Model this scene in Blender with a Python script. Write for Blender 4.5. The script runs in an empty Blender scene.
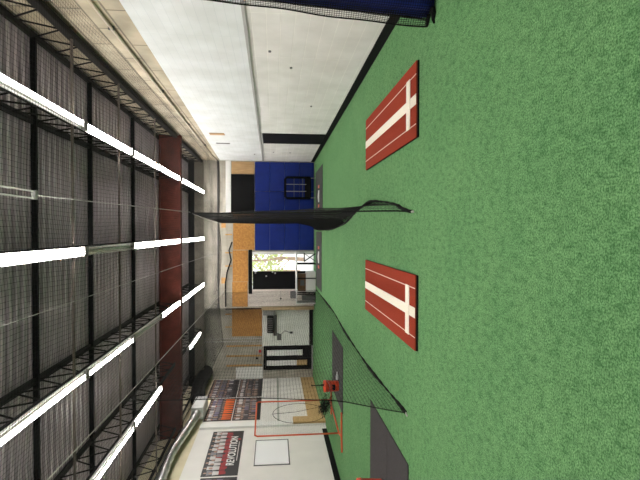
import bpy, math, random
from mathutils import Vector, Matrix
random.seed(7)
S = bpy.context.scene
COL = S.collection
PI = math.pi

# ------------------------------------------------------------------ helpers
class MB:
    """collects faces; build() links them as ONE mesh object"""
    def __init__(s): s.v = []; s.f = []; s.m = []
    def add(s, vs, fs, mi=0):
        o = len(s.v); s.v += [tuple(p) for p in vs]
        s.f += [tuple(i + o for i in f) for f in fs]; s.m += [mi] * len(fs)
        return s
    def box(s, a, b, mi=0):
        x0, x1 = sorted((a[0], b[0])); y0, y1 = sorted((a[1], b[1])); z0, z1 = sorted((a[2], b[2]))
        vs = [(x0,y0,z0),(x1,y0,z0),(x1,y1,z0),(x0,y1,z0),(x0,y0,z1),(x1,y0,z1),(x1,y1,z1),(x0,y1,z1)]
        return s.add(vs, [(3,2,1,0),(4,5,6,7),(0,1,5,4),(1,2,6,5),(2,3,7,6),(3,0,4,7)], mi)
    def bev(s, a, b, r, mi=0):
        """box with chamfered edges"""
        x0, x1 = sorted((a[0], b[0])); y0, y1 = sorted((a[1], b[1])); z0, z1 = sorted((a[2], b[2]))
        r = min(r, (x1-x0)*.45, (y1-y0)*.45, (z1-z0)*.45)
        rings = []
        for z, i in ((z0, r), (z0+r, 0), (z1-r, 0), (z1, r)):
            k = r if i == 0 else r
            xa, xb, ya, yb = x0+i, x1-i, y0+i, y1-i
            rings.append([(xa+k,ya,z),(xb-k,ya,z),(xb,ya+k,z),(xb,yb-k,z),(xb-k,yb,z),(xa+k,yb,z),(xa,yb-k,z),(xa,ya+k,z)])
        vs = sum(rings, []); fs = [tuple(range(7,-1,-1)), tuple(range(24,32))]
        for j in range(3):
            for i in range(8):
                fs.append((j*8+i, j*8+(i+1)%8, j*8+8+(i+1)%8, j*8+8+i))
        return s.add(vs, fs, mi)
    def tube(s, pts, r, n=8, closed=False, mi=0, cap=True, ref=None):
        P = [Vector(p) for p in pts]; N = len(P); rr = r if isinstance(r, (list, tuple)) else [r]*N
        vs = []; u = None
        for i in range(N):
            if closed: d = P[(i+1)%N] - P[i-1]
            else: d = P[min(i+1, N-1)] - P[max(i-1, 0)]
            if d.length < 1e-9: d = Vector((0,0,1))
            d.normalize()
            if u is None:
                u = Vector(ref) if ref else (Vector((0,0,1)) if abs(d.z) < .9 else Vector((1,0,0)))
            u = u - d*u.dot(d)
            if u.length < 1e-6: u = d.orthogonal()
            u.normalize(); w = d.cross(u)
            for k in range(n):
                a = 2*PI*k/n
                vs.append(P[i] + (u*math.cos(a) + w*math.sin(a))*rr[i])
        fs = []
        for i in range(N if closed else N-1):
            j = (i+1) % N
            for k in range(n):
                fs.append((i*n+k, i*n+(k+1)%n, j*n+(k+1)%n, j*n+k))
        if cap and not closed:
            fs.append(tuple(range(n-1,-1,-1))); fs.append(tuple((N-1)*n+k for k in range(n)))
        return s.add(vs, fs, mi)
    def lathe(s, c, prof, n=24, mi=0):
        vs = []; c = Vector(c)
        for r, z in prof:
            for k in range(n):
                a = 2*PI*k/n; vs.append((c.x+r*math.cos(a), c.y+r*math.sin(a), c.z+z))
        fs = []
        for i in range(len(prof)-1):
            for k in range(n):
                fs.append((i*n+k, i*n+(k+1)%n, (i+1)*n+(k+1)%n, (i+1)*n+k))
        fs.append(tuple(range(n-1,-1,-1))); fs.append(tuple((len(prof)-1)*n+k for k in range(n)))
        return s.add(vs, fs, mi)
    def prism(s, poly, z0, z1, mi=0):
        n = len(poly)
        vs = [(x,y,z0) for x,y in poly] + [(x,y,z1) for x,y in poly]
        fs = [tuple(range(n-1,-1,-1)), tuple(range(n,2*n))] + [(i,(i+1)%n,n+(i+1)%n,n+i) for i in range(n)]
        return s.add(vs, fs, mi)
    def quad(s, a, b, c, d, mi=0): return s.add([a,b,c,d], [(0,1,2,3)], mi)
    def build(s, name, mats, parent=None, smooth=False):
        me = bpy.data.meshes.new(name)
        off = Vector((0,0,0)); p = parent
        while p is not None: off += p.location; p = p.parent
        base = off.copy()
        loc = Vector((0,0,0))
        me.from_pydata([tuple(Vector(v) - base) for v in s.v], [], s.f)
        for m in (mats if isinstance(mats, (list, tuple)) else [mats]): me.materials.append(m)
        me.polygons.foreach_set('material_index', s.m)
        if smooth: me.polygons.foreach_set('use_smooth', [True]*len(me.polygons))
        me.update()
        o = bpy.data.objects.new(name, me); COL.objects.link(o)
        if parent is not None: o.parent = parent
        return o

def tag(o, label=None, cat=None, group=None, kind=None):
    if label: o['label'] = label
    if cat: o['category'] = cat
    if group: o['group'] = group
    if kind: o['kind'] = kind
    return o
def thing(name, label, cat, loc=(0,0,0), group=None):
    o = bpy.data.objects.new(name, None); COL.objects.link(o); o.location = loc
    o.empty_display_size = .1
    return tag(o, label, cat, group)
def struct(name, mb, m, label=None, parent=None):
    o = mb.build(name, m, parent)
    if parent is None: tag(o, label, 'room', kind='structure')
    return o
def copy_tree(o, parent=None):
    c = o.copy(); COL.objects.link(c)
    if parent is not None: c.parent = parent
    for ch in list(o.children): copy_tree(ch, c)
    return c

# ------------------------------------------------------------------ materials
def mat(name, col, rough=.6, metal=0, vary=0, vscale=8, bump=0, bscale=40, spec=None, emit=0, col2=None, stretch=None, det=4):
    m = bpy.data.materials.new(name); m.use_nodes = True
    nt = m.node_tree; b = nt.nodes['Principled BSDF']
    b.inputs['Base Color'].default_value = (*col, 1); b.inputs['Roughness'].default_value = rough
    b.inputs['Metallic'].default_value = metal
    if spec is not None: b.inputs['Specular IOR Level'].default_value = spec
    tc = nt.nodes.new('ShaderNodeTexCoord'); vec = tc.outputs['Object']
    if stretch:
        mp = nt.nodes.new('ShaderNodeMapping'); mp.inputs['Scale'].default_value = stretch
        nt.links.new(vec, mp.inputs['Vector']); vec = mp.outputs['Vector']
    if vary or col2:
        n = nt.nodes.new('ShaderNodeTexNoise'); n.inputs['Scale'].default_value = vscale; n.inputs['Detail'].default_value = det
        nt.links.new(vec, n.inputs['Vector'])
        r = nt.nodes.new('ShaderNodeValToRGB')
        c2 = col2 or tuple(c*(1-vary) for c in col); c1 = col if col2 else tuple(min(1, c*(1+vary)) for c in col)
        r.color_ramp.elements[0].position = .3; r.color_ramp.elements[1].position = .7
        r.color_ramp.elements[0].color = (*c2, 1); r.color_ramp.elements[1].color = (*c1, 1)
        nt.links.new(n.outputs['Fac'], r.inputs['Fac']); nt.links.new(r.outputs['Color'], b.inputs['Base Color'])
    if bump:
        n2 = nt.nodes.new('ShaderNodeTexNoise'); n2.inputs['Scale'].default_value = bscale; n2.inputs['Detail'].default_value = 3
        nt.links.new(vec, n2.inputs['Vector'])
        bp = nt.nodes.new('ShaderNodeBump'); bp.inputs['Strength'].default_value = bump; bp.inputs['Distance'].default_value = .01
        nt.links.new(n2.outputs['Fac'], bp.inputs['Height']); nt.links.new(bp.outputs['Normal'], b.inputs['Normal'])
    if emit:
        b.inputs['Emission Color'].default_value = (*col, 1); b.inputs['Emission Strength'].default_value = emit
    return m

def blocks(name, col, mortar, axis, bw=.4, bh=.2, ms=.008, vary=.08, c2=None, rough=.75, bump=.3, stain=.0, off=.5):
    """concrete block / board pattern on a vertical wall; axis = horizontal axis of the wall"""
    m = bpy.data.materials.new(name); m.use_nodes = True
    nt = m.node_tree; b = nt.nodes['Principled BSDF']; b.inputs['Roughness'].default_value = rough
    L = nt.links.new
    tc = nt.nodes.new('ShaderNodeTexCoord'); sp = nt.nodes.new('ShaderNodeSeparateXYZ'); L(tc.outputs['Object'], sp.inputs[0])
    cb = nt.nodes.new('ShaderNodeCombineXYZ'); L(sp.outputs[axis], cb.inputs[0]); L(sp.outputs['Z'], cb.inputs[1])
    br = nt.nodes.new('ShaderNodeTexBrick'); br.offset = off
    br.inputs['Scale'].default_value = 1; br.inputs['Brick Width'].default_value = bw; br.inputs['Row Height'].default_value = bh
    br.inputs['Mortar Size'].default_value = ms; br.inputs['Mortar Smooth'].default_value = .3
    br.inputs['Color1'].default_value = (*col, 1)
    br.inputs['Color2'].default_value = (*(c2 or tuple(c*(1-vary) for c in col)), 1); br.inputs['Mortar'].default_value = (*mortar, 1)
    L(cb.outputs[0], br.inputs['Vector'])
    n = nt.nodes.new('ShaderNodeTexNoise'); n.inputs['Scale'].default_value = 1.7; n.inputs['Detail'].default_value = 6
    L(tc.outputs['Object'], n.inputs['Vector'])
    mx = nt.nodes.new('ShaderNodeMix'); mx.data_type = 'RGBA'; mx.blend_type = 'MULTIPLY'; mx.inputs[0].default_value = 1
    rp = nt.nodes.new('ShaderNodeValToRGB'); rp.color_ramp.elements[0].position = .35; rp.color_ramp.elements[1].position = .65
    g = 1 - stain - .04
    rp.color_ramp.elements[0].color = (g, g, g*.98, 1); rp.color_ramp.elements[1].color = (1,1,1,1)
    L(n.outputs['Fac'], rp.inputs['Fac']); L(br.outputs['Color'], mx.inputs[6]); L(rp.outputs['Color'], mx.inputs[7])
    L(mx.outputs[2], b.inputs['Base Color'])
    bp = nt.nodes.new('ShaderNodeBump'); bp.inputs['Strength'].default_value = bump; bp.inputs['Distance'].default_value = .01; bp.invert = True
    L(br.outputs['Fac'], bp.inputs['Height']); L(bp.outputs['Normal'], b.inputs['Normal'])
    return m

def turf(name):
    m = bpy.data.materials.new(name); m.use_nodes = True
    nt = m.node_tree; b = nt.nodes['Principled BSDF']; L = nt.links.new
    b.inputs['Roughness'].default_value = .85; b.inputs['Specular IOR Level'].default_value = .15
    tc = nt.nodes.new('ShaderNodeTexCoord')
    def noise(sc, det, stretch=(1,1,1), rough=.6):
        mp = nt.nodes.new('ShaderNodeMapping'); mp.inputs['Scale'].default_value = stretch
        L(tc.outputs['Object'], mp.inputs['Vector'])
        n = nt.nodes.new('ShaderNodeTexNoise'); n.inputs['Scale'].default_value = sc; n.inputs['Detail'].default_value = det
        n.inputs['Roughness'].default_value = rough
        L(mp.outputs['Vector'], n.inputs['Vector']); return n
    def ramp(src, p0, c0, p1, c1):
        r = nt.nodes.new('ShaderNodeValToRGB'); r.color_ramp.elements[0].position = p0; r.color_ramp.elements[1].position = p1
        r.color_ramp.elements[0].color = (*c0,1); r.color_ramp.elements[1].color = (*c1,1)
        L(src, r.inputs['Fac']); return r
    fine = ramp(noise(85, 4, (1,1,1), .75).outputs['Fac'], .40, TURF_DARK, .62, TURF_LIGHT)
    mid = ramp(noise(14, 6, (1.4, .8, 1), .75).outputs['Fac'], .33, (.50,.62,.54), .56, (1.08,1.06,1.05))
    big = ramp(noise(1.3, 4).outputs['Fac'], .36, (.88,.92,.9), .64, (1.05,1.02,1.02))
    def mul(a, c):
        x = nt.nodes.new('ShaderNodeMix'); x.data_type = 'RGBA'; x.blend_type = 'MULTIPLY'; x.inputs[0].default_value = 1
        L(a, x.inputs[6]); L(c, x.inputs[7]); return x.outputs[2]
    L(mul(mul(fine.outputs['Color'], mid.outputs['Color']), big.outputs['Color']), b.inputs['Base Color'])
    bp = nt.nodes.new('ShaderNodeBump'); bp.inputs['Strength'].default_value = .6; bp.inputs['Distance'].default_value = .02
    L(noise(140, 4).outputs['Fac'], bp.inputs['Height']); L(bp.outputs['Normal'], b.inputs['Normal'])
    return m

TURF_DARK = (.045, .145, .046); TURF_LIGHT = (.205, .41, .185)
M = {}
M['turf'] = turf('green_turf')
M['block_white'] = blocks('white_painted_block', (.78,.77,.745), (.86,.85,.81), 'Y', bw=1.62, vary=.02, bump=.5, stain=.10, ms=.007, off=0)
M['board_white'] = blocks('white_ribbed_board', (.72,.75,.76), (.62,.66,.68), 'Y', bw=2.44, bh=.13, ms=.004, vary=.03, bump=.25, stain=.09, off=0)
M['tan_block'] = blocks('tan_raw_block', (.52,.455,.34), (.20,.17,.12), 'Y', bw=1.2, bh=.3, vary=.12, c2=(.42,.35,.24), bump=.5, stain=.34, ms=.016)
M['cream_block'] = blocks('cream_block', (.74,.66,.47), (.66,.59,.42), 'Y', bw=.8, bh=.4, vary=.04, bump=.3, stain=.05)
M['grey_block'] = blocks('grey_raw_block', (.47,.44,.375), (.36,.34,.29), 'X', bw=.4, bh=.2, vary=.15, bump=.5, stain=.2)
M['white_board_l'] = mat('white_painted_plywood', (.79,.765,.735), .6, vary=.04, vscale=1.5)
M['block_end'] = blocks('white_painted_end_block', (.84,.86,.82), (.72,.75,.72), 'X', vary=.03, bump=.4, stain=.05)
M['black'] = mat('black_paint', (.004,.004,.0045), .6, spec=.12)
M['black_rubber'] = mat('black_rubber', (.0045,.005,.005), .8, vary=.3, vscale=60, spec=.12)
M['mat_grey'] = mat('charcoal_rubber_mat', (.024,.0205,.0215), .85, vary=.18, vscale=30, bump=.3, bscale=200)
M['mat_end'] = mat('faded_rubber_mat', (.026,.026,.026), .85, vary=.15, vscale=25)
M['seam'] = mat('mat_seam', (.03,.03,.03), .9)
M['clay'] = mat('clay_red_turf', (.245,.031,.013), .9, vary=.16, vscale=90, bump=.5, bscale=150, spec=.1)
M['chalk'] = mat('white_line_turf', (.82,.78,.66), .85, vary=.07, vscale=60, spec=.1)
M['chalk_thin'] = mat('thin_white_line_turf', (.66,.53,.45), .85, spec=.1)
M['blue_pad'] = mat('blue_vinyl', (.004,.018,.17), .45, spec=.25, vary=.12, vscale=3, bump=.35, bscale=5)
M['blue_tarp'] = mat('blue_tarp', (.004,.014,.12), .55, spec=.2, vary=.25, vscale=12, bump=.5, bscale=14)
M['net'] = mat('black_net_cord', (.005,.005,.005), .8, spec=.15)
M['rope'] = mat('black_rope', (.006,.007,.006), .85, spec=.1)
M['cable'] = mat('steel_cable', (.42,.41,.38), .45, .6)
M['deck'] = mat('galvanised_deck', (.46,.405,.43), .40, .6, vary=.2, vscale=3, stretch=(.25,6,1))
M['joist'] = mat('dark_joist_steel', (.009,.0085,.008), .65, spec=.15)
M['joist_wall'] = mat('wall_joist_steel', (.008,.007,.006), .65, spec=.15)  # steel of the side-wall joists, slightly darker than the other joists
M['bridge'] = mat('black_bridging_steel', (.004,.004,.004), .7, spec=.1)
M['bridge_low'] = mat('worn_bridging_steel', (.12,.095,.08), .6, vary=.5, vscale=2)
M['bond'] = mat('bond_beam', (.20,.18,.145), .8, vary=.2, vscale=3)
M['girder'] = mat('red_oxide_steel', (.115,.027,.018), .75, spec=.2, vary=.22, vscale=5)
M['lamp_white'] = mat('lamp_enamel', (.82,.82,.80), .4)
M['lamp_metal'] = mat('lamp_end_metal', (.35,.34,.32), .5, .3)
M['tube_on'] = mat('lit_tube', (1,.955,.915), .4, emit=30)
M['tube_dim'] = mat('unlit_tube', (.55,.53,.49), .3)
M['silver'] = mat('foil_duct', (.55,.55,.55), .28, .9, vary=.2, vscale=12, bump=.8, bscale=18)
M['duct_white'] = mat('duct_box_metal', (.62,.63,.62), .5, .3)
M['duct_black'] = mat('black_duct', (.006,.006,.006), .6, spec=.2)
M['osb'] = mat('osb_board', (.52,.25,.055), .7, vscale=16, col2=(.34,.15,.03), bump=.2, bscale=30)
M['ply'] = mat('plywood', (.52,.33,.16), .65, vscale=4, col2=(.40,.235,.10), stretch=(6,6,.6))
M['ply_tan'] = mat('pale_plywood', (.55,.37,.17), .65, vscale=4, col2=(.46,.29,.12), stretch=(1,.5,5))
M['stud'] = mat('pine_stud', (.50,.28,.10), .7, vary=.15, vscale=10)
M['post_wood'] = mat('wood_post', (.42,.31,.17), .7, vary=.12, vscale=8)
M['white'] = mat('white_paint', (.80,.80,.78), .5)
M['offwhite'] = mat('off_white_plastic', (.72,.72,.70), .5)
M['grey'] = mat('grey_paint', (.34,.34,.33), .55)
M['conduit'] = mat('grey_conduit', (.50,.49,.46), .45, .4)
M['siding'] = mat('pale_siding', (.76,.69,.64), .6, vary=.06, vscale=3)
M['orange'] = mat('orange_tube', (.60,.085,.022), .45)
M['red_plastic'] = mat('red_bucket_plastic', (.80,.060,.010), .4)
M['red_mark'] = mat('faded_red_rubber', (.62,.13,.09), .7)
M['white_rubber'] = mat('white_rubber', (.80,.80,.79), .6)
M['brown_box'] = mat('brown_cardboard', (.16,.085,.045), .8, vary=.2, vscale=6)
M['paper'] = mat('white_paper', (.82,.82,.81), .5, vary=.02, vscale=2)
M['sheet'] = mat('bright_white_sheet', (.93,.93,.95), .5)
M['conduit_tan'] = mat('painted_conduit', (.50,.43,.34), .5)
M['frame_dark'] = mat('thin_dark_frame', (.12,.12,.12), .5)
M['glass'] = mat('door_glass', (.88,.88,.87), .12)
M['leaf'] = mat('tree_leaves', (.50,.55,.22), .7, vary=.4, vscale=3)
M['bark'] = mat('tree_bark', (.45,.33,.24), .8, vary=.2, vscale=12)
M['concrete_out'] = mat('pale_outdoor_concrete', (.60,.58,.55), .8, vary=.06, vscale=2)
M['red_small'] = mat('red_alarm', (.5,.03,.03), .5)
M['strip_grey'] = mat('greenish_grey_trim', (.40,.43,.38), .6)

# ------------------------------------------------------------------ setting
XR, XL, YB, YE, YE2, ZD = 2.9, -6.35, -4.0, 20.1, 20.7, 5.15
struct('floor', MB().box((XL-.3, YB-.2, -.2), (XR+.3, YE2+.3, 0)), M['turf'], 'green artificial turf covering the whole floor')
# right wall: one solid, faces of different finish
def side_wall(name, x, sgn, rows, y0, y1, label):
    mb = MB(); mats = []
    for i, (z0a, z0b, z1a, z1b, m) in enumerate(rows):   # heights at y0 and y1
        mats.append(m)
        xo = x + sgn*.25
        vs = [(x,y0,z0a),(x,y1,z0b),(x,y1,z1b),(x,y0,z1a),(xo,y0,z0a),(xo,y1,z0b),(xo,y1,z1b),(xo,y0,z1a)]
        fs = [(0,1,2,3),(7,6,5,4),(4,5,1,0),(3,2,6,7),(0,3,7,4),(1,5,6,2)]
        if sgn > 0: fs = [tuple(reversed(f)) for f in fs]
        mb.add(vs, fs, i)
    return struct(name, mb, mats, label)
side_wall('wall_right', XR, 1, [(0,0,2.06,2.12,M['block_white']), (2.06,2.12,3.44,3.90,M['board_white']), (3.44,3.90,5.45,5.45,M['tan_block'])], YB, YE+.3,
          'right wall, white painted block below, white boards and raw tan block above')
side_wall('wall_left', XL, -1, [(0,0,4.3,4.0,M['white_board_l']), (4.3,4.0,5.45,5.45,M['cream_block'])], YB, YE2+.3,
          'left wall, white below and cream block above, hung with posters')
struct('wall_back', MB().box((XL-.25, YB-.25, 0), (XR+.25, YB, 5.45)), M['white_board_l'], 'plain back wall behind the camera')
# end wall with the open doorway
OX0, OX1, OZ = -2.43, -.86, 2.58
ew = MB()
ew.box((OX1, YE, 0), (XR+.25, YE+.25, 5.3)); ew.box((-3.2, YE, 0), (OX0, YE+.25, 5.3)); ew.box((OX0, YE, OZ), (OX1, YE+.25, 5.3))
ew.box((-3.2, YE+.25, 0), (-3.0, YE2+.25, 5.3))
ew.box((XL-.25, YE2, 0), (-3.2, YE2+.25, 5.3))
struct('wall_end', ew, M['grey_block'], 'far end wall of raw grey block')
# ribbed steel deck, ribs run across the hall
dk = MB(); prof = []; y = YB - .2
while y < YE2 + .3:
    prof += [(y, ZD), (y+.085, ZD), (y+.10, ZD+.085), (y+.175, ZD+.085)]; y += .19
vs = []
for (yy, zz) in prof: vs += [(XL-.25, yy, zz), (XR+.25, yy, zz)]
dk.add(vs, [(2*i, 2*i+1, 2*i+3, 2*i+2) for i in range(len(prof)-1)])
dk.box((XL-.25, YB-.25, ZD+.13), (XR+.25, YE2+.3, ZD+.2))
struct('ceiling', dk, M['deck'], 'dark galvanised ribbed steel roof deck')
struct('baseboard_right', MB().box((XR-.02, YB, 0), (XR, YE-.07, .14)), M['black_rubber'], 'black rubber baseboard along the right wall')
struct('baseboard_left', MB().box((XL, YB, 0), (XL+.02, 15.2, .15)), M['black_rubber'], 'black rubber baseboard along the left wall')
tl = MB()
tl.add([(XR-.035,YB,2.04),(XR-.035,YE-.06,2.105),(XR-.035,YE-.06,2.155),(XR-.035,YB,2.085),(XR,YB,2.04),(XR,YE-.06,2.105),(XR,YE-.06,2.155),(XR,YB,2.085)],
       [(0,3,2,1),(4,5,6,7),(0,1,5,4),(3,7,6,2),(0,4,7,3),(1,2,6,5)])
struct('trim_1', tl, M['grey'], 'grey ledge strip between block and boards on the right wall')
struct('trim_2', MB().box((XL, 15.50, 0), (XL+.07, 15.80, 4.05)), M['white'], 'white boxed post on the left wall beside the posters')
struct('trim_3', MB().box((XL, 15.86, 1.50), (XL+.03, YE2-.02, 1.57)), M['strip_grey'], 'grey strip below the posters on the left wall')
struct('trim_4', MB().box((-3.3, YE-.06, 0), (-3.16, YE, 2.2)), M['post_wood'], 'bare wooden post at the step in the end wall')
struct('trim_5', MB().box((.75, YE-.03, 3.45), (XR-.01, YE, 3.66)), M['white'], 'white band above the black panel on the end wall')
struct('trim_6', MB().box((XL, YE-.14, 4.92), (XR, YE, ZD)), M['joist'], 'dark steel ledger under the deck at the end wall')
struct('trim_7', MB().box((-3.36, YE2-.03, .16), (-4.97, YE2, 2.18)), M['block_end'], 'white painted block panel beside the glazed door')
struct('trim_8', MB().box((-3.34, YE2-.05, 0), (-4.93, YE2, .16)), M['black_rubber'], 'black baseboard below the white block panel')

struct('trim_9', MB().box((XL, YE-.05, 4.55), (XR, YE, 4.92)), M['bond'], 'weathered brown grey bond beam high on the end wall')
# black door on the right wall
d = tag(MB().box((XR-.015, 14.42, .02), (XR, 15.86, 2.0)).build('door_1', M['black']), 'black door leaf in the right wall', 'door', kind='structure')
fr = MB(); fr.box((XR-.03,14.38,0),(XR-.001,14.42,2.03)); fr.box((XR-.03,15.86,0),(XR-.001,15.9,2.03)); fr.box((XR-.03,14.42,2.0),(XR-.001,15.86,2.03))
fr.build('door_frame', M['black'], d)

# doorway to the yard
d = tag(MB().box((OX0-.18, YE-.05, 2.58), (OX1+.08, YE, 2.73)).build('door_2', M['black']), 'open doorway to the bright yard with black header', 'door', kind='structure')
j = MB(); j.box((OX1-.11, YE-.04, 0), (OX1, YE+.2, 2.58)); j.build('door_jamb', M['white'], d)
j = MB(); j.box((OX0, YE+.02, .03), (-1.68, YE+.06, 2.56)); lf = j.build('door_leaf', M['black'], d)
h = MB()
for xx, zz in ((-1.74,2.45),(-1.71,1.74),(-1.76,1.63),(-1.88,2.0)): h.box((xx-.03, YE+.0, zz-.03), (xx+.03, YE+.02, zz+.03))
h.build('door_hardware', M['grey'], lf)
# glazed black double door (left part of the end wall)
DX0, DX1 = -5.97, -4.94
fr = MB(); fr.box((DX0,YE2-.07,0),(DX0+.07,YE2,2.12)); fr.box((DX1-.07,YE2-.07,0),(DX1,YE2,2.12)); fr.box((DX0+.07,YE2-.07,2.05),(DX1-.07,YE2,2.12))
d = tag(fr.build('door_3', M['black']), 'black double door with two tall glass panels', 'door', kind='structure')
for x0, x1, gz in ((-5.47, -5.02, .45), (-5.90, -5.47, .25)):
    lf = MB(); g0, g1 = x0+.10, x1-.10
    lf.box((x0+.005,YE2-.055,.03),(g0,YE2-.005,2.04)); lf.box((g1,YE2-.055,.03),(x1-.005,YE2-.005,2.04)); lf.box((g0,YE2-.055,1.99),(g1,YE2-.005,2.04)); lf.box((g0,YE2-.055,.03),(g1,YE2-.005,gz))
    L_ = lf.build('door_leaf', M['black'], d)
    MB().box((g0,YE2-.035,gz+(.45 if x0 < -5.5 else 0)),(g1,YE2-.02,1.99)).build('glass_panel', M['glass'], L_)
    if x0 < -5.5: MB().box((g0,YE2-.035,gz),(g1,YE2-.02,gz+.45)).build('wood_panel', M['ply_tan'], L_)
MB().box((DX0,YE2-.12,0),(DX1,YE2-.07,.06)).build('threshold', M['grey'], d)

# ------------------------------------------------------------------ yard outside
tag(MB().box((-2.98, YE+.26, -.06), (9, 45, .008)).box((-9, YE2+.32, -.06), (-2.98, 45, .008)).build('yard_ground', M['concrete_out']), 'pale sunlit concrete yard outside the doorway', 'ground', kind='structure')
def tree(x, y, h, lab, seed):
    R = random.Random(seed); t = thing('yard_tree', lab, 'tree', (x,y,-.02), 'trees in the yard')
    tr = MB(); tr.tube([(x,y,-.02),(x+.1,y,h*.35),(x-.05,y,h*.7),(x,y,h)], [.11,.09,.06,.02], 8)
    tips = []
    for k in range(11):
        a = R.uniform(0, 2*PI); z = h*R.uniform(.22,.8); r = R.uniform(.6,1.5)
        tip = (x+math.cos(a)*r, y+math.sin(a)*r, z+R.uniform(.2,.9)); tips.append(tip)
        tr.tube([(x,y,z),((x+tip[0])/2+R.uniform(-.1,.1),(y+tip[1])/2,(z+tip[2])/2+.1),tip], [.035,.025,.01], 5)
    tr.build('trunk', M['bark'], t)
    lv = MB()
    for tip in tips+[(x,y,h)]:
        for q in range(80):
            c = Vector(tip)+Vector((R.gauss(0,.35),R.gauss(0,.35),R.gauss(0,.3)))
            u = Vector((R.uniform(-1,1),R.uniform(-1,1),R.uniform(-1,1))).normalized()*.10; w = u.orthogonal().normalized()*.06
            lv.quad(c-u, c+w, c+u, c-w)
    lv.build('foliage', M['leaf'], t)
tree(-1.55, 26.0, 3.5, 'sparse leafy tree at the right of the doorway view', 1)
tree(-2.6, 30.5, 4.4, 'sparse leafy tree further back beside the black door leaf', 2)

# ------------------------------------------------------------------ roof steel
tag((lambda g: g.build('steel_girder', M['girder']))(MB().box((XL, 14.80, 5.09), (XR-.02, 15.06, 5.12)).box((XL, 14.80, 4.49), (XR-.02, 15.06, 4.52)).box((XL, 14.91, 4.52), (XR-.02, 14.95, 5.09))),
    'dark red steel girder crossing the hall under the roof deck', 'girder')
def joist(x, y0, y1, m, lab, grp):
    t = thing('roof_joist', lab, 'joist', (x, y0, 4.6), grp)
    c = MB(); c.box((x-.05,y0,ZD-.045),(x-.006,y1,ZD-.005)); c.box((x+.006,y0,ZD-.045),(x+.05,y1,ZD-.005)); c.build('top_chord', m, t)
    bt = 4.53 if x > 2 else 4.60
    c = MB(); c.box((x-.045,y0+.3,bt),(x-.006,y1-.3,4.635)); c.box((x+.006,y0+.3,bt),(x+.045,y1-.3,4.635)); c.build('bottom_chord', m, t)
    n = max(2, round((y1-y0)/.62)); w = MB(); st = (y1-y0)/n; pts = []
    for i in range(n):
        pts += [(x, y0+i*st, ZD-.02), (x, y0+(i+.5)*st, 4.62)]
    pts.append((x, y1, ZD-.02))
    for a, b in zip(pts, pts[1:]): w.tube([a, b], .013, 5)
    w.build('web_rods', m, t)
JX = [(2.79,'beside the right wall'), (1.57,'over the right light row'), (-.31,'over the middle light row'), (-2.17,'over the left middle light row'), (-3.96,'over the left light row'), (-5.9,'beside the left wall')]
for x, w in JX:
    m = M['joist_wall'] if x > 2 or x < -5 else M['joist']
    joist(x, YB+.05, 14.86, m, 'open web steel joist in front of the girder, '+w, 'front roof joists')
    joist(x, 14.98, YE-.16, m, 'open web steel joist beyond the girder, '+w, 'rear roof joists')
for w, y in (('nearest the camera', 7.25), ('second from the camera', 9.35), ('nearest the girder', 12.1)):
    tag(MB().box((XL, y-.02, 5.07), (2.75, y+.03, 5.145)).build('bridging_bar', M['bridge']), 'black bar close under the deck, cross bar '+w, 'bar', 'upper bridging bars')
    tag(MB().box((XL, y-.02, 4.57), (2.75, y+.02, 4.598)).build('bridging_bar', M['bridge_low']), 'thin cross bar below the joists, '+w, 'bar', 'lower bridging bars')

# ------------------------------------------------------------------ fluorescent lights
def make_lamp(x, y0, y1, lit, lab):
    t = thing('ceiling_light', lab, 'light', (x, (y0+y1)/2, 4.5), 'ceiling strip lights')
    hb = MB(); a, b = y0+.03, y1-.03
    hb.add([(x-.03,a,4.595),(x+.03,a,4.595),(x+.068,a,4.535),(x+.068,a,4.528),(x-.068,a,4.528),(x-.068,a,4.535),
            (x-.03,b,4.595),(x+.03,b,4.595),(x+.068,b,4.535),(x+.068,b,4.528),(x-.068,b,4.528),(x-.068,b,4.535)],
           [(0,1,2,3,4,5),(11,10,9,8,7,6)] + [(i,6+i,6+(i+1)%6,(i+1)%6) for i in range(6)])
    hb = hb.build('housing', M['lamp_white'], t)
    for i, s in enumerate((-.036, .036)):
        MB().tube([(x+s,a+.05,4.508),(x+s,b-.05,4.508)], .0165, 8).build('tube', M['tube_on'] if lit[i] else M['tube_dim'], t, True)
    for yy in (a, b-.05):
        MB().box((x-.07,yy,4.485),(x+.07,yy+.05,4.53)).build('end_cap', M['lamp_metal'], hb)
    return t
rows = [(1.57,'right row'), (-.31,'middle row'), (-2.17,'left middle row'), (-3.96,'far left row')]
ords = ['overhead, behind the view', 'overhead, just out of view', 'nearest in view', 'second in view', 'third in view', 'last before the girder', 'first beyond the girder', 'farthest, by the end wall']
segs = [(-1.9,.5), (2.6,5.0), (5.05,7.5), (7.5,9.94), (9.94,12.38), (12.38,14.82), (15.05,17.42), (17.42,19.9)]
for ri, (x, rn) in enumerate(rows):
    for si, (a, b) in enumerate(segs):
        if ri == 3:
            if si in (5, 7): continue
            if si == 6: a, b = 16.3, 18.85
        lit = (1,1); st = 'lit'
        if ri in (2,3) and si in (2,3): lit = (1,0)
        if (ri, si) in ((1,3), (2,4)): lit = (0,0); st = 'unlit'
        if (ri, si) == (0,2): lit = (0,1)
        o = ords[si]
        if ri == 3 and si == 4: o = 'last before the girder'
        if ri == 3 and si == 6: o = 'alone beyond the girder'
        make_lamp(x, a, b, lit, '%s fluorescent strip light, %s of the %s' % (st, o, rn))

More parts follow.
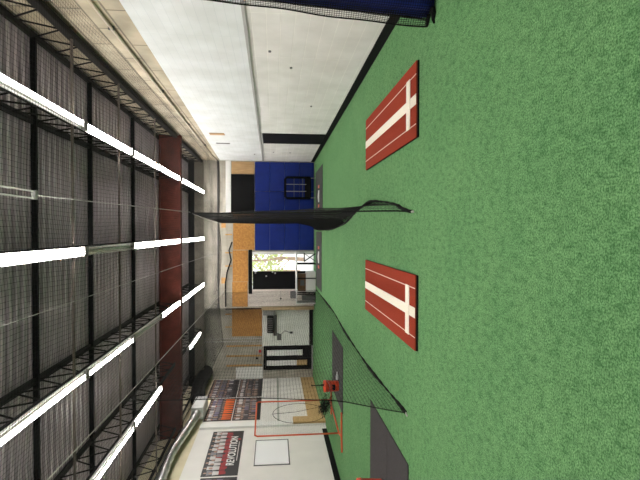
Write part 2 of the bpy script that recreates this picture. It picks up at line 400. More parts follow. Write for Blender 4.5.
# ------------------------------------------------------------------ nets (every cord is real)
def net(mb, P, nu, nv, su, sv, r=.0014, ref=None):
    """P(u,v) surface, nu threads of constant u, nv threads of constant v"""
    for i in range(nu+1):
        u = i/nu; mb.tube([P(u, j/sv) for j in range(sv+1)], r, 3, cap=False)
    for j in range(nv+1):
        v = j/nv; mb.tube([P(i/su, v) for i in range(su+1)], r, 3, cap=False)
def lerp(tab, t):
    for (a, va), (b, vb) in zip(tab, tab[1:]):
        if t <= b: k = (t-a)/(b-a); k = max(0, min(1, k)); return va + (vb-va)*k
    return tab[-1][1]
def smooth_tab(tab, t):
    return (lerp(tab, t-.5) + 2*lerp(tab, t) + lerp(tab, t+.5))/4
# overhead net
def Pc(u, v):
    x = 2.78 - u*7.4; y = .6 + v*19.1
    sag = .07*abs(math.sin((x-.33)/2.73*PI)) + .03*math.sin(y*.9)*math.sin(x*1.3) + .015*math.sin(y*2.3+x)
    dz = 0
    if x < -2.4: dz = -.03*(x+2.4)**2
    return (x + .02*math.sin(y*1.7), y + .03*math.sin(x*2.1+y*.5), 4.24 - .017*y - sag + dz)
t = thing('overhead_net', 'black netting stretched flat above the lanes under the lights', 'net', (0,10,3.9))
nb = MB(); net(nb, Pc, 142, 366, 20, 46, .0016); nb.build('mesh', M['net'], t)
eb = MB(); eb.tube([Pc(1, j/46) for j in range(47)], .008, 5); eb.tube([Pc(i/20, 1) for i in range(21)], .008, 5); eb.build('border_rope', M['rope'], t)
# centre divider net
HC = [(5.76,.24),(6.68,.40),(8.38,.55),(9.95,.37),(11.2,.19),(13,.08),(14.95,.03),(18.77,.04),(20,.1)]
def Pd(u, v):      # u along the hall, v up
    ya = 5.76 + (9.38-5.76)*v; y = ya + (19.85-ya)*u
    xt = .345 - .03*(y-9.1)/10.9; zt = 3.28 + .54*(max(y,9.38)-9.38)/10.6
    xb = smooth_tab(HC, y); k = min(1, v/.2)**.5
    if u < .02: xs = .24 + .12*v
    w = (.022*math.sin(y*5.2) + .016*math.sin(y*11+1))*math.sin(PI*v)*min(1, u*8)
    # the near end is pulled straight, the hem lies on the turf
    e = max(0, 1-u*22); xn = .235 + .11*v*v
    x = (xb*(1-k) + xt*k)*(1-e) + (xn*(.75) + (xb*(1-k)+xt*k)*.25)*e
    return (x + w, y, .012 + (zt-.012)*v)
t = thing('divider_net', 'dark net hanging edge-on down the middle, hem curling on the turf', 'net', (.24, 12, 0))
nb = MB(); net(nb, lambda u,v: Pd(u**.6 if u > 0 else 0, v), 560, 84, 150, 40, .0024); nb.build('mesh', M['net'], t)
eb = MB(); eb.tube([Pd(0, j/24) for j in range(25)], .011, 6); eb.build('edge_rope', M['rope'], t)
eb = MB(); eb.tube([Pd((i/150)**1.2, 0) for i in range(151)], [.019+.003*math.sin(i*1.3)+.006*math.sin(i*.21) for i in range(151)], 6); eb.build('hem', M['rope'], t)
eb = MB(); eb.tube([Pd(0,0),(.235,5.73,.02),(.245,5.70,.012),(.23,5.69,.012)], .012, 6); eb.build('hook', M['cable'], t)
# left divider net
HL = [(5.97,-2.32),(6.86,-2.36),(8.15,-2.43),(9.7,-2.42),(11.3,-2.40),(13.2,-2.28),(15.8,-2.29),(19.6,-2.34)]
NE = [(0,5.97),(.77,6.6),(1.85,6.86),(3.78,6.95)]
def Pl(u, v):
    z = v*3.78; ya = lerp(NE, z); y = ya + (18.95-ya)*u**1.2
    xt = -2.40; k = v**.6
    x = smooth_tab(HL, y)*(1-k) + xt*k
    w = (.016*math.sin(y*1.3+v*2) + .006*math.sin(y*4.3+v*5))*math.sin(PI*v)*min(1,u*6)
    zt = 3.80 - .012*(y-5)
    return (x + w, y, .012 + (zt-.012)*v)
t = thing('divider_net', 'black net dividing off the left lane, trailing hem in front of the red bucket', 'net', (-2.35, 13, 0))
nb = MB(); net(nb, Pl, 125, 76, 100, 22, .0023); nb.build('mesh', M['net'], t)
eb = MB(); eb.tube([Pl(0, j/22) for j in range(23)], .006, 6); eb.build('edge_rope', M['rope'], t)
eb = MB(); eb.tube([Pl((i/150)**1.3, 0) for i in range(151)], [.020+.004*math.sin(i*.9)+.009*math.sin(i*.17) for i in range(151)], 6); eb.build('hem', M['rope'], t)
eb = MB(); eb.tube([Pl(0,0),(-2.33,5.94,.02),(-2.345,5.92,.012),(-2.335,5.91,.012)], .011, 6); eb.build('hook', M['cable'], t)
# cables
def cable(pts, r, lab): return tag(MB().tube(pts, r, 5).build('support_cable', M['cable']), lab, 'cable', 'net support cables')
cable([(.36,5.16,4.10),(.36,6.49,3.885),(.36,9.38,3.30),(.33,14,3.62),(.30,20.1,3.88)], .006, 'slack steel cable carrying the middle net down to its near top corner')
cable([(-2.4,3,3.9),(-2.4,7.9,3.81),(-2.4,20.7,3.66)], .006, 'steel cable along the top of the left net')
cable([(-.78,3,3.92),(-.78,20.1,3.70)], .0035, 'thin wire above the middle of the left pitching lane')
tb = thing('turnbuckle', 'pale double-rod turnbuckle at the near end of the middle cable', 'turnbuckle', (.36,4.6,4.1))
for s in (-.035,.035): MB().tube([(.36+s,3.6,4.13),(.36+s,5.08,4.10)], .009, 6).build('rod', M['offwhite'], tb)
MB().box((.315,5.08,4.08),(.405,5.13,4.12)).build('end_block', M['grey'], tb)

# blue tarp and gathered net at the right front
def tb_c(z): return 2.60 + .03*z, 5.12
def tb_r(z):
    r = .25 - .035*min(z,3)
    return r if z < 3 else r*(1-.55*(z-3)/.85)
t = thing('gathered_curtain', 'dark blue tarp bunched in black netting hanging at the right edge', 'curtain', (2.5,5.12,0))
mb = MB(); N = 60; zs = [.02+.2*i for i in range(20)]; vs = []
for z in zs:
    cx, cy = tb_c(z); r = tb_r(z)
    for k in range(N):
        a = 2*PI*k/N; q = r*(1 + .07*math.sin(9*a+.6*math.sin(z*2)) + .04*math.sin(17*a+z))
        vs.append((cx+q*math.cos(a), cy+q*1.1*math.sin(a), z))
fs = [(i*N+k, i*N+(k+1)%N, (i+1)*N+(k+1)%N, (i+1)*N+k) for i in range(len(zs)-1) for k in range(N)]
fs += [tuple(range(N-1,-1,-1)), tuple((len(zs)-1)*N+k for k in range(N))]
mb.add(vs, fs); mb.build('tarp', M['blue_tarp'], t, True)
def Pt(u, v):
    z = .02 + v*3.75; cx, cy = tb_c(z); r = tb_r(z)*1.06+.012
    a = PI*.5 + u*PI*1.15
    q = r*(1 + .05*math.sin(9*a)); return (cx+q*math.cos(a), cy+q*1.1*math.sin(a), z)
nb = MB(); net(nb, Pt, 34, 150, 24, 30, .0026)
def Ps(u, v):      # loose flap of net on the wall side of the tarp, dragging on the turf
    z = .012 + v*3.7; cx, cy = tb_c(z); r = tb_r(z)
    x = cx - r*1.0 - (.085-.02*v)*u + .006*math.sin(z*7+u*3); y = cy + u*.10 + .03*math.sin(z*2.3)*u
    return (x, y, z)
net(nb, Ps, 7, 140, 12, 60, .003); nb.build('netting', M['net'], t)
eb = MB(); eb.tube([Ps(u/12,0) for u in range(13)], [.02,.03,.025,.03,.02,.03,.02,.025,.02,.025,.02,.02,.015], 6)
eb.tube([Ps(1,v/40) for v in range(41)], .009, 5)
eb.tube([(2.36,5.0,.02),(2.30,4.96,.02),(2.24,4.99,.015),(2.20,4.97,.012)], [.035,.03,.02,.012], 6); eb.build('hem', M['rope'], t)
MB().tube([(2.655,5.12,3.8),(2.66,5.2,3.93)], .008, 5).build('tie', M['rope'], t)

# ------------------------------------------------------------------ pitching mats
def pitching_mat(cx, lab):
    t = thing('pitching_mat', lab, 'pitching mat', (cx, 7.1, 0), 'red pitching mats')
    y0, y1, hw = 5.52, 8.62, .45
    MB().bev((cx-hw,y0-.012,0),(cx+hw,y1,.022), .004).build('foam_base', M['black_rubber'], t)
    tt = MB().box((cx-hw+.002,y0+.004,.022),(cx+hw-.002,y1-.002,.034)).build('turf_top', M['clay'], t)
    MB().box((cx-.062,y0+.006,.034),(cx+.062,y1-.004,.0365)).build('centre_stripe', M['chalk'], tt)
    for s in (-1,1): MB().box((cx+s*.292-.006,y0+.006,.034),(cx+s*.292+.006,y1-.004,.036)).build('side_line', M['chalk_thin'], tt)
    MB().bev((cx-.305,y0+.245,.034),(cx+.305,y0+.395,.046), .004).build('pitching_rubber', M['chalk'], tt)
pitching_mat(1.555, 'brick red pitching mat with white lines, nearer the right wall')
pitching_mat(-.97, 'brick red pitching mat with white lines, between the two nets')

# ------------------------------------------------------------------ rubber floor mats
def floor_mat(x0, x1, y0, y1, m, lab, seam_x=None):
    t = thing('rubber_mat', lab, 'floor mat', ((x0+x1)/2,(y0+y1)/2,0))
    MB().bev((x0,y0,0),(x1,y1,.014), .003).build('pad', m, t)
    if seam_x: MB().box((seam_x-.004,y0+.01,.014),(seam_x+.004,y1-.01,.0148)).build('seam', M['seam'], t)
def floor_mat_y(x0, x1, y0, y1, m, lab, sy):
    t = thing('rubber_mat', lab, 'floor mat', ((x0+x1)/2,(y0+y1)/2,0))
    MB().bev((x0,y0,0),(x1,sy-.004,.014), .003).build('pad', m, t); MB().bev((x0,sy+.004,0),(x1,y1,.014), .003).build('pad', m, t)
    return t
floor_mat_y(-4.5, -2.95, 5.87, 8.22, M['mat_grey'], 'charcoal rubber mat nearest the camera at the left edge', 6.98)
floor_mat_y(-4.5, -2.86, 11.6, 13.7, M['mat_grey'], 'charcoal rubber mat behind the left net under the red bucket', 12.62)
floor_mat(.22, 2.33, 16.6, 19.3, M['mat_end'], 'long grey mat along the blue pads, right of the middle net')
floor_mat(-2.16, -.02, 16.9, 19.0, M['mat_end'], 'long grey mat before the folding table, left of the middle net')
def plate(cx, cy, lab, l2):
    pl = [(cx-.216,cy+.1),(cx-.216,cy-.12),(cx+.216,cy-.12),(cx+.216,cy+.1),(cx,cy+.32)]
    tag(MB().prism(pl, .014, .034).build('home_plate', M['white_rubber']), lab, 'home plate')
    for s, w in ((-1,'left'),(1,'right')):
        tag(MB().bev((cx+s*.36-.055,cy-.16,.014),(cx+s*.36+.055,cy+.2,.03), .004).build('red_marker', M['red_mark']), 'faded red marker just %s of the %s' % (w, l2), 'marker', 'red plate markers')
plate(1.30, 17.85, 'white home plate on the mat before the blue pads', 'home plate before the blue pads')
plate(-.98, 17.85, 'white home plate on the mat before the folding table', 'home plate before the folding table')

# ------------------------------------------------------------------ end wall fittings, right part
def pad(x0, x1, lab):
    t = thing('wall_pad', lab, 'wall pad', ((x0+x1)/2, YE-.03, 0), 'blue wall pads')
    for k in range(4):
        MB().bev((x0+.004,YE-.06,.02+k*.612),(x1-.004,YE-.001,.02+(k+1)*.612-.005), .012).build('section', M['blue_pad'], t)
pad(1.64, 2.86, 'blue vinyl wall pad behind the ball target, beside the right wall')
pad(.41, 1.64, 'blue vinyl wall pad behind the hanging middle net')
pad(-.80, .41, 'blue vinyl wall pad beside the open doorway')
def board(x0, x1, z0, z1, m, name, lab, cat, y=YE, th=.018):
    y -= .002
    return tag(MB().box((x0,y-th,z0),(x1,y,z1)).build(name, m), lab, cat)
board(2.35, 2.86, 2.485, 3.42, M['ply'], 'plywood_sheet', 'narrow brown plywood sheet in the corner above the blue pads', 'board')
board(.76, 2.34, 2.485, 3.44, M['black'], 'black_sheet', 'wide black sheet above the blue pads', 'panel', th=.04)
board(-.78, .72, 2.485, 3.36, M['osb'], 'chipboard_sheet', 'orange chipboard sheet above the blue pads, left of the middle net', 'board')
board(-2.10, -.80, 2.75, 3.38, M['osb'], 'chipboard_sheet', 'orange chipboard sheet above the doorway', 'board')
board(-3.14, -2.11, 2.77, 3.40, M['osb'], 'chipboard_sheet', 'orange chipboard sheet above the pale ribbed siding', 'board')
board(-4.51, -3.27, 2.19, 3.46, M['osb'], 'chipboard_sheet', 'orange chipboard sheet above the white block panel', 'board', y=YE2)
# pale ribbed siding leaf beside the doorway
t = thing('siding_panel', 'pale ribbed siding panel with dark knob beside the doorway', 'panel', (-2.77,YE,0))
sp = MB(); x = -3.13
while x < -2.44:
    sp.box((x,YE-.022,.02),(min(x+.075,-2.44),YE-.004,2.75)); sp.box((x+.03,YE-.03,.02),(min(x+.045,-2.44),YE-.022,2.75)); x += .08
sp.build('siding', M['siding'], t)
MB().tube([(-2.82,YE-.03,1.40),(-2.82,YE-.04,1.40),(-2.82,YE-.07,1.40),(-2.82,YE-.08,1.40)], [.02,.035,.035,.02], 12).build('knob', M['black'], t)
MB().box((-3.12,YE-.034,1.39),(-2.5,YE-.03,1.40)).build('rail', M['grey'], t)
# ball target in front of the pads
t = thing('ball_target', 'black framed strike target with strap grid before the blue pads', 'target', (1.78,19.75,.0))
x0, x1, y = 1.35, 2.20, 19.78
f = MB(); f.tube([(x0,y,.2),(x0,y,1.15),(x0+.07,y,1.22),(x1-.07,y,1.22),(x1,y,1.15),(x1,y,.2)], .05, 8); f.tube([(x0,y,.2),(x1,y,.2)], .04, 8); f.build('frame', M['black_rubber'], t, True)
MB().box((x0,y-.008,.2),(x1,y+.004,.42)).build('catch_pocket', M['black'], t)
for k in (1,2): MB().box((x0+(x1-x0)*k/3-.012,y-.03,.36),(x0+(x1-x0)*k/3+.012,y-.024,1.2)).build('strap', M['grey'], t)
for z in (.50,.86): MB().box((x0,y-.022,z-.01),(x1,y-.016,z+.01)).build('strap', M['frame_dark'], t)
nb = MB(); net(nb, lambda u,v:(x0+u*(x1-x0), y+.01+.05*math.sin(PI*u)*math.sin(PI*v), .2+v*1.0), 18, 20, 6, 6, .0022); nb.build('netting', M['net'], t)
for x in (x0+.02,x1-.02):
    MB().tube([(x,y,.22),(x,y,.02)], .016, 6).build('leg', M['grey'], t)
    MB().tube([(x,y-.25,.016),(x,y+.2,.016)], .014, 6).build('foot', M['grey'], t)

# folding table in the doorway
t = thing('folding_table', 'white topped folding table with black legs before the doorway', 'table', (-1.87,19.5,0))
MB().bev((-2.93,19.12,.755),(-.84,19.84,.80), .01).build('tabletop', M['offwhite'], t)
for x in (-1.32,-1.90,-2.54):
    for y in (19.22,19.74): MB().tube([(x,y,.755),(x,y,0)], .022, 8).build('leg', M['black'], t)
    if x != -1.90: MB().tube([(x,19.20,.25),(x,19.74,.25)], .015, 6).build('crossbar', M['black'], t)
MB().box((-2.93,19.14,.02),(-2.88,19.82,.755)).build('end_panel', M['offwhite'], t)
tag(MB().bev((-2.47,19.3,0),(-1.64,19.62,.40), .02).build('storage_bin', M['offwhite']), 'white storage bin on the floor under the folding table', 'bin')
t = thing('cardboard_box', 'dark brown box on the white bin under the folding table', 'box', (-2.07,19.46,.402))
MB().box((-2.42,19.32,.402),(-1.72,19.6,.72)).build('carton', M['brown_box'], t)
MB().box((-2.2,19.315,.46),(-1.98,19.32,.62)).build('patch', M['frame_dark'], t)
t = thing('folding_stool', 'dark folding stool at the right end under the table', 'stool', (-1.07,19.45,0))
for yy in (19.36,19.58):
    for q in (1,-1): MB().tube([(-1.07-.15*q,yy,.44),(-1.07+.15*q,yy,.01)], .013, 6).build('leg', M['black'], t)
MB().bev((-1.25,19.33,.44),(-.89,19.61,.47), .01).build('seat', M['black'], t)
tag(MB().bev((-2.72,19.35,.80),(-2.45,19.6,1.02), .02).build('small_speaker', M['frame_dark']), 'small dark box on the left of the folding table', 'box')
tag(MB().bev((-2.80,19.3,0),(-2.62,19.6,.55), .02).build('tall_case', M['frame_dark']), 'dark upright case beside the table end panel', 'case')

# heater box on the white block panel
t = thing('wall_heater', 'black wall heater hung on the white block panel', 'heater', (-3.95,YE2-.03,1.6))
hb = MB(); hb.bev((-4.34,YE2-.3,1.70),(-3.62,YE2-.06,1.97), .02); hb.build('body', M['black'], t)
g = MB()
for k in range(7): g.box((-4.28+k*.09,YE2-.305,1.73),(-4.25+k*.09,YE2-.3,1.94))
g.build('grille', M['frame_dark'], t)
MB().box((-4.5,YE2-.08,1.56),(-3.6,YE2-.03,1.70)).build('bracket', M['frame_dark'], t)
MB().tube([(-4.4,YE2-.05,1.56),(-4.45,YE2-.05,1.38),(-4.3,YE2-.045,1.22),(-4.38,YE2-.04,.98)], .012, 6).build('cord', M['black'], t)
MB().bev((-4.70,YE2-.06,1.36),(-4.44,YE2-.03,1.55), .01).build('control_box', M['frame_dark'], t)
tag(MB().bev((-3.60,YE2-.2,1.62),(-3.38,YE2-.03,2.15), .01).build('breaker_box', M['grey']), 'pale grey metal box beside the black heater', 'electrical box')
t = thing('wall_outlet', 'dark electrical outlet low on the white block panel', 'outlet', (-4.38,YE2-.03,.93))
MB().box((-4.43,YE2-.04,.87),(-4.33,YE2-.03,1.0)).build('plate', M['frame_dark'], t); MB().box((-4.40,YE2-.06,.9),(-4.36,YE2-.04,.97)).build('plug', M['black'], t)
# conduits, studs, small bits on the raw block above the glazed door
cl = [('grey vertical conduit left of the chipboard, the right-hand pipe of two', -4.60), ('grey vertical conduit left of the chipboard, the left-hand pipe of two', -4.72)]
for lab, x in cl: tag(MB().tube([(x,YE2-.03,2.2),(x,YE2-.03,4.9)], .024, 8).build('conduit_pipe', M['conduit']), lab, 'pipe', 'twin grey conduits')
for lab, x, z1 in (('bare pine stud right of the glazed door head', -4.92, 3.7), ('bare pine stud above the middle of the glazed door', -5.35, 3.7), ('bare pine stud above the left jamb of the glazed door', -5.76, 3.7)):
    tag(MB().box((x-.03,YE2-.035,2.2),(x+.03,YE2,z1)).build('wall_stud', M['stud']), lab, 'stud', 'bare wall studs')
tag(MB().box((-6.33,YE2-.02,2.15),(-5.85,YE2-.002,3.3)).build('white_board', M['white']), 'white board in the left corner above the glazed door', 'board')
tag(MB().bev((-5.22,YE2-.05,2.22),(-5.10,YE2,2.33), .01).build('alarm_box', M['red_small']), 'small red alarm box above the glazed door', 'alarm')
tag(MB().bev((-5.50,YE2-.08,2.36),(-5.42,YE2-.036,2.46), .01).build('door_sensor', M['black']), 'small black sensor above the glazed door', 'sensor')
# furring blocks between chipboard and ledge
for lab, x in (('short pine furring strip right of the black hose bend', -1.45), ('short pine furring strip just left of the middle net', -.15), ('short pine furring strip between the other two above the chipboard', -.9)):
    tag(MB().box((x-.025,YE-.03,3.40),(x+.025,YE,3.68)).build('furring_strip', M['stud']), lab, 'wood strip', 'furring strips')
for lab, x in (('pine block on the ledge above the siding chipboard', -2.05), ('pine block on the ledge left of the middle net', .25)):
    tag(MB().box((x-.12,YE-.05,3.66),(x+.12,YE,3.84)).build('pine_block', M['stud']), lab, 'wood block', 'pine blocks')
for lab, x in (('short pine strip above the right half of the large chipboard', -3.55), ('short pine strip above the left half of the large chipboard', -4.1)):
    tag(MB().box((x-.025,YE2-.03,3.47),(x+.025,YE2,3.74)).build('furring_strip', M['stud']), lab, 'wood strip', 'furring strips')
tag(MB().tube([(-.45,YE-.09,3.40),(-.8,YE-.09,3.52),(-1.2,YE-.09,3.44),(-1.7,YE-.09,3.60),(-2.12,YE-.09,3.67),(-3.13,YE-.09,3.66)], .028, 8).build('black_hose', M['black']), 'black hose running along the end wall above the chipboard', 'hose')
tag(MB().tube([(-3.23,YE-.035,3.68),(-3.23,YE-.035,2.2)], .02, 8).build('black_pipe', M['black']), 'black vertical pipe at the step in the end wall', 'pipe')
tag(MB().tube([(XR-.02,YE-.06,3.97),(-3.2,YE-.06,3.97)], .03, 8).build('wall_pipe', M['frame_dark']), 'dark horizontal pipe high across the end wall', 'pipe')

# ------------------------------------------------------------------ right wall fittings
t = thing('conduit_run', 'pale conduit running high along the tan block of the right wall', 'pipe', (XR-.04,10,3.98))
MB().tube([(XR-.04,YB+.1,3.95),(XR-.04,YE-.1,4.02)], .022, 8).build('pipe', M['conduit_tan'], t)
for y in (7.1,10.2,13.3,16.4): MB().box((XR-.055,y,3.95),(XR-.001,y+.03,4.03)).build('clip', M['frame_dark'], t)
t = thing('torn_strip', 'brown strip showing where the right wall boards are torn', 'wood strip', (XR-.01,14.8,3.4))
MB().box((XR-.012,14.5,3.16),(XR-.001,14.78,3.60)).build('wood', M['ply'], t); MB().box((XR-.016,16.1,3.14),(XR-.001,16.2,3.58)).build('gap', M['frame_dark'], t)
for lab, y, z in (('small dark wall anchor on the right wall blocks, nearest the camera', 7.83, 1.76), ('small dark wall anchor on the right wall blocks, second nearest', 8.58, 1.39),
                  ('small dark wall anchor low on the right wall blocks before the black door', 11.16, .83), ('small dark wall anchor above the grey ledge beyond the black door', 18.3, 2.41),
                  ('small dark wall anchor between black door and corner, lower', 17.83, 1.09), ('small dark wall anchor between black door and corner, just below the ledge', 17.76, 1.70)):
    tag(MB().bev((XR-.02,y-.03,z-.022),(XR,y+.03,z+.022), .008).build('wall_anchor', M['frame_dark']), lab, 'anchor', 'wall anchors')

# ------------------------------------------------------------------ left wall
def figure_row(mb, n, y0, y1, z0, h, jerseys, legs, skin, R, layer):
    st = (y1-y0)/n
    for i in range(n):
        c = y0+(i+.5)*st+R.uniform(-.1,.1)*st; w = st*R.uniform(.36,.5); x = XL+.012+layer*.001
        hz = h*R.uniform(.92,1.0); j = R.choice(jerseys); l = R.choice(legs)
        mb.add([(x,c-w*.55,z0),(x,c+w*.55,z0),(x,c+w*.7,z0+hz*.42),(x,c-w*.7,z0+hz*.42)], [(0,1,2,3)], l)
        mb.add([(x+.0004,c-w*.75,z0+hz*.40),(x+.0004,c+w*.75,z0+hz*.40),(x+.0004,c+w*.95,z0+hz*.78),(x+.0004,c-w*.95,z0+hz*.78)], [(0,1,2,3)], j)
        r = hz*.10; cz = z0+hz*.89
        mb.add([(x+.0008,c+r*math.cos(a*PI/4),cz+r*1.2*math.sin(a*PI/4)) for a in range(8)], [tuple(range(8))], skin)
PC = [mat('print_black',(.015,.014,.017),.5), mat('print_white',(.62,.60,.60),.5), mat('print_red',(.33,.02,.025),.5), mat('print_skin',(.42,.25,.19),.5),
      mat('print_purple',(.17,.15,.24),.5), mat('print_grey',(.22,.21,.23),.5), mat('print_orange',(.72,.13,.025),.5), mat('print_dark',(.05,.045,.055),.5), mat('print_tan',(.30,.2,.15),.5)]
def poster(y0, y1, z0, z1, rowspec, lab, bg=0, seed=1):
    R = random.Random(seed)
    t = thing('hanging_poster', lab, 'poster', (XL,(y0+y1)/2,z0), 'team posters on the left wall')
    MB().box((XL+.002,y0,z0),(XL+.01,y1,z1)).build('sheet', PC[bg], t)
    mb = MB()
    for li, (n, za, h, js, ls) in enumerate(rowspec):
        figure_row(mb, n, y0+.04, y1-.04, z0+(z1-z0)*za, (z1-z0)*h, js, ls, 3, R, li+1)
    mb.build('print', PC, t)
    return t
poster(18.42, 20.62, 3.13, 4.22, [(15,.55,.42,[4,5,1],[0,7]),(13,.30,.44,[4,4,5,8],[7,0]),(11,.03,.44,[4,5,7,1],[7,0])], 'dark purple team poster, upper one next to the far corner', seed=3)
poster(18.42, 20.62, 2.15, 3.09, [(16,.60,.38,[1,5,1],[7]),(13,.30,.42,[5,7,8,2],[0]),(10,.03,.40,[7,5,8],[0])], 'dark team poster, lower one next to the far corner', seed=4)
poster(16.15, 18.30, 3.12, 4.03, [(12,.56,.42,[1,5,4,1],[7,2]),(11,.36,.42,[1,8,5,4],[7]),(11,.02,.46,[6,6,6],[6])], 'team poster with a row of orange jerseys, upper one beside the white post', seed=5)
poster(16.15, 18.30, 2.15, 3.09, [(13,.58,.40,[1,1,8],[0,8]),(12,.30,.42,[4,5,7],[7]),(10,.03,.42,[5,4,7,8],[0])], 'grey and purple team poster, lower one beside the white post', seed=6)
def text(s, size, y, z, m, parent, x, bold=0):
    cu = bpy.data.curves.new('lettering', 'FONT'); cu.body = s; cu.size = size; cu.align_x = 'CENTER'; cu.offset = bold; cu.extrude = .0008
    tmp = bpy.data.objects.new('tmp', cu); COL.objects.link(tmp)
    bpy.context.view_layer.update()
    me = bpy.data.meshes.new_from_object(tmp.evaluated_get(bpy.context.evaluated_depsgraph_get()))
    bpy.data.objects.remove(tmp); me.materials.clear(); me.materials.append(m)
    me.transform(Matrix(((0,0,1,0),(1,0,0,0),(0,1,0,0),(0,0,0,1))))
    o = bpy.data.objects.new('lettering', me); COL.objects.link(o); o.parent = parent
    o.location = Vector((x,y,z)) - parent.location; return o
ry0, ry1, rz0, rz1 = 12.5, 15.28, 2.63, 3.58
t = poster(ry0, ry1, rz0, rz1, [(10,.56,.42,[1,1,5],[7,2]),(11,.34,.50,[1,5,1],[2,2,2])], 'black team poster lettered REVOLUTION on the white left wall', seed=8)
t.pop('group', None)
mb = MB(); R = random.Random(5)
for k in range(26):
    yy = ry0+.12+k*(ry1-ry0-.24)/26; mb.box((XL+.0105,yy,rz0+.33+R.uniform(-.02,.04)),(XL+.0118,yy+.07,rz0+.46+R.uniform(-.03,.06)))
mb.build('red_streaks', PC[2], t)
text('REVOLUTION', .30, (ry0+ry1)/2+.06, rz0+.15, M['paper'], t, XL+.0165, .006)
mb = MB(); mb.box((XL+.011,13.3,rz0+.075),(XL+.013,14.5,rz0+.10)); mb.build('small_print', PC[1], t)
mb = MB(); mb.box((XL+.011,14.62,rz0+.06),(XL+.013,14.74,rz0+.14)); mb.build('red_dot', PC[2], t)
poster(10.0, 12.42, 2.63, 3.56, [(10,.5,.45,[4,1,5],[7]),(11,.2,.45,[2,4,1],[7])], 'next team poster cut off by the frame edge at the left', seed=9)
t = thing('framed_sheet', 'blank white sheet in a thin dark frame on the left wall', 'framed sheet', (XL,13.9,1.26))
MB().box((XL+.002,12.98,1.28),(XL+.012,14.50,2.21)).build('sheet', M['sheet'], t)
f = MB(); f.box((XL+.002,12.95,1.25),(XL+.02,14.53,1.28)); f.box((XL+.002,12.95,2.21),(XL+.02,14.53,2.235)); f.box((XL+.002,12.95,1.28),(XL+.02,12.98,2.21)); f.box((XL+.002,14.50,1.28),(XL+.02,14.53,2.21)); f.build('frame', M['frame_dark'], t)
tag(MB().box((XL+.002,15.86,0),(XL+.02,20.66,.54)).build('plywood_skirting', M['ply_tan']), 'pale plywood sheet along the foot of the left wall under the posters', 'board')
tag(MB().box((XL+.08,15.50,.0),(XL+.15,15.95,1.06)).build('plywood_offcut', M['ply_tan']), 'pale plywood offcut standing at the white post', 'board')

# ducts along the top of the left wall
t = thing('air_duct', 'silver foil duct joined to a white box and black duct high on the left wall', 'duct', (XL+.3,15,4.7))
def wavy(pts, n):
    out = []
    for i in range(n+1):
        s = i/n*(len(pts)-1); k = min(int(s), len(pts)-2); q = s-k
        p0 = Vector(pts[max(k-1,0)]); p1 = Vector(pts[k]); p2 = Vector(pts[k+1]); p3 = Vector(pts[min(k+2,len(pts)-1)])
        out.append(.5*((2*p1)+(-p0+p2)*q+(2*p0-5*p1+4*p2-p3)*q*q+(-p0+3*p1-3*p2+p3)*q**3))
    return out
dp = wavy([(-6.05,8.5,4.30),(-6.05,10.5,4.36),(-6.06,12.0,4.44),(-6.06,13.2,4.48),(-6.05,14.5,4.36),(-6.04,15.6,4.25),(-6.03,16.3,4.22)], 120)
MB().tube(dp, [.122+.014*math.sin(i*1.9)+.009*math.sin(i*.7) for i in range(121)], 14).build('foil_duct', M['silver'], t, True)
MB().bev((-6.25,16.1,4.02),(-5.84,17.2,4.42), .02).build('duct_box', M['duct_white'], t)
MB().box((-6.33,16.3,4.04),(-6.25,17.0,4.14)).build('bracket', M['duct_white'], t)
dp = wavy([(-6.0,17.15,4.34),(-6.0,18.3,4.52),(-5.98,19.4,4.56),(-5.95,20.62,4.52)], 30)
MB().tube(dp, .26, 14).build('black_duct', M['duct_black'], t, True)

# ------------------------------------------------------------------ orange screen
t = thing('batting_screen', 'orange tube framed net screen standing by the left wall', 'screen', (-5.02,12.8,0))
A = Vector((-5.09,11.9,.06)); B = Vector((-4.93,13.85,.06))
def AB(s, z): p = A.lerp(B, s); return (p.x, p.y, z)
f = MB(); f.tube([AB(0,.06),AB(0,1.2),AB(0,2.10),AB(.03,2.16),AB(.97,2.18),AB(1,2.12),AB(1,1.2),AB(1,.06)], .021, 8); f.tube([AB(0,.06),AB(1,.06)], .021, 8)
f.build('frame', M['orange'], t, True)
MB().tube([(-4.5,11.72,.022),(-5.09,11.70,.022),(-5.45,11.62,.022)], .022, 8).build('foot', M['orange'], t)
MB().tube([(-4.6,13.87,.022),(-5.35,13.83,.022)], .022, 8).build('foot', M['orange'], t)
MB().tube([AB(0,.06),(-5.09,11.72,.03)], .02, 8).build('foot_joint', M['orange'], t)
nb = MB(); net(nb, lambda u,v: (AB(u,0)[0]-.10*math.sin(PI*u)*math.sin(PI*v), AB(u,0)[1], .07+v*2.08), 44, 46, 8, 8, .0011); nb.build('netting', M['net'], t)
nb = MB(); ring = [AB(.55+.30*math.cos(a*PI/16), 1.0+.72*math.sin(a*PI/16)) for a in range(32)]
nb.tube([(p[0]+.05,p[1],p[2]) for p in ring], .006, 6, closed=True); nb.tube([(-4.95,12.95,1.75),(-4.93,13.0,1.1),(-4.92,13.3,.35)], .005, 5); nb.build('pocket_ring', M['rope'], t)
nb = MB(); R = random.Random(3)
for k in range(30):
    p = []; y = 12.7; x = -4.93
    for q in range(7): p.append((x+R.gauss(0,.12), 13.0+q*.12+R.gauss(0,.06), max(.03, .38-.045*q*R.uniform(.3,1.5)+R.gauss(0,.07))))
    nb.tube(wavy(p, 18), .004, 4)
nb.build('net_sock', M['net'], t)

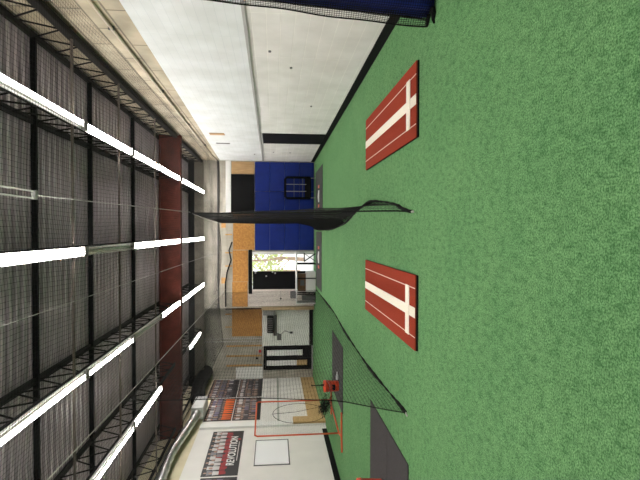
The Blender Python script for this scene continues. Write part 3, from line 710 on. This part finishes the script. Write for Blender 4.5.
# ------------------------------------------------------------------ buckets and small things
def bucket(x, y, lab):
    z0 = .014; t = thing('ball_bucket', lab, 'bucket', (x,y,z0), 'red ball buckets')
    MB().lathe((x,y,z0), [(.125,0),(.132,.012),(.150,.33),(.160,.332),(.160,.345),(.154,.348),(.157,.385),(.150,.388),(.145,.38),(.140,.30),(.118,.02)], 32).build('body', M['red_plastic'], t, True)
    h = MB(); pts = [(x+.165*math.cos(a*PI/12), y-.03-.02*math.sin(a*PI/12)-.13*math.sin(a*PI/12), z0+.34-.10*math.sin(a*PI/12)) for a in range(13)]
    h.tube(pts, .004, 5); h.build('handle', M['grey'], t)
    mk = MB()
    for k in range(6):
        a = -PI/2 + (k-2.5)*.16; r = .1415
        c = (x+r*math.cos(a), y+r*math.sin(a)); u = (-math.sin(a)*.018, math.cos(a)*.018); n_ = (math.cos(a)*.004, math.sin(a)*.004)
        z = z0+.10; hh = .05+.015*(k%3)
        mk.quad((c[0]-u[0]+n_[0],c[1]-u[1]+n_[1],z),(c[0]+u[0]+n_[0],c[1]+u[1]+n_[1],z),(c[0]+u[0]+n_[0]*1.6,c[1]+u[1]+n_[1]*1.6,z+hh),(c[0]-u[0]+n_[0]*1.6,c[1]-u[1]+n_[1]*1.6,z+hh))
    mk.build('print', M['black'], t)
    return t
b1 = bucket(-4.04, 12.36, 'red plastic ball bucket on the mat behind the left net')
bucket(-4.0, 7.28, 'red plastic ball bucket cut by the frame edge on the nearest mat')
t = thing('baseball_bat', 'dark bat standing in the red bucket behind the left net', 'bat', (-4.03,12.40,.05))
MB().tube([(-4.02,12.37,.045),(-4.02,12.40,.35),(-4.03,12.42,.50),(-4.03,12.43,.70)], [.03,.028,.015,.013], 10).build('barrel', M['black'], t, True)
MB().lathe((-4.03,12.43,.70), [(.013,0),(.024,.004),(.024,.016),(.012,.02)], 12).build('knob', M['black'], t)
t = thing('spray_bottle', 'small white bottle lying at the foot of the red bucket', 'bottle', (-3.77,12.36,.014))
MB().tube([(-3.86,12.34,.05),(-3.77,12.34,.05)], [.033,.033], 12).build('body', M['white_rubber'], t, True)
MB().tube([(-3.77,12.34,.05),(-3.73,12.34,.05),(-3.67,12.345,.048),(-3.655,12.345,.048)], [.033,.02,.012,.006], 12).build('nozzle', M['white_rubber'], t, True)

# ------------------------------------------------------------------ light, world, camera
w = bpy.data.worlds.new('sky'); S.world = w; w.use_nodes = True
bg = w.node_tree.nodes['Background']; bg.inputs['Color'].default_value = (.93,.97,1,1); bg.inputs['Strength'].default_value = 1.3
cam = bpy.data.cameras.new('camera'); co = bpy.data.objects.new('camera', cam); COL.objects.link(co)
cam.sensor_fit = 'HORIZONTAL'; cam.sensor_width = 36; cam.lens = 27.0; cam.clip_start = .05; cam.clip_end = 200
p = math.atan(46.5/480); a = math.atan(9*math.cos(p)/480)
Rz = Matrix.Rotation(a, 3, 'Z')
F = Rz @ Vector((0, math.cos(p), -math.sin(p))); D = Rz @ Vector((0, -math.sin(p), -math.cos(p))); Rt = Rz @ Vector((1,0,0))
m3 = Matrix((D, Rt, -F)).transposed()
co.matrix_world = Matrix.Translation((0,0,1.7)) @ m3.to_4x4()
S.camera = co
S.view_settings.view_transform = 'Standard'; S.view_settings.look = 'None'; S.view_settings.gamma = 1; S.view_settings.use_curve_mapping = False
S.view_settings.exposure = .97
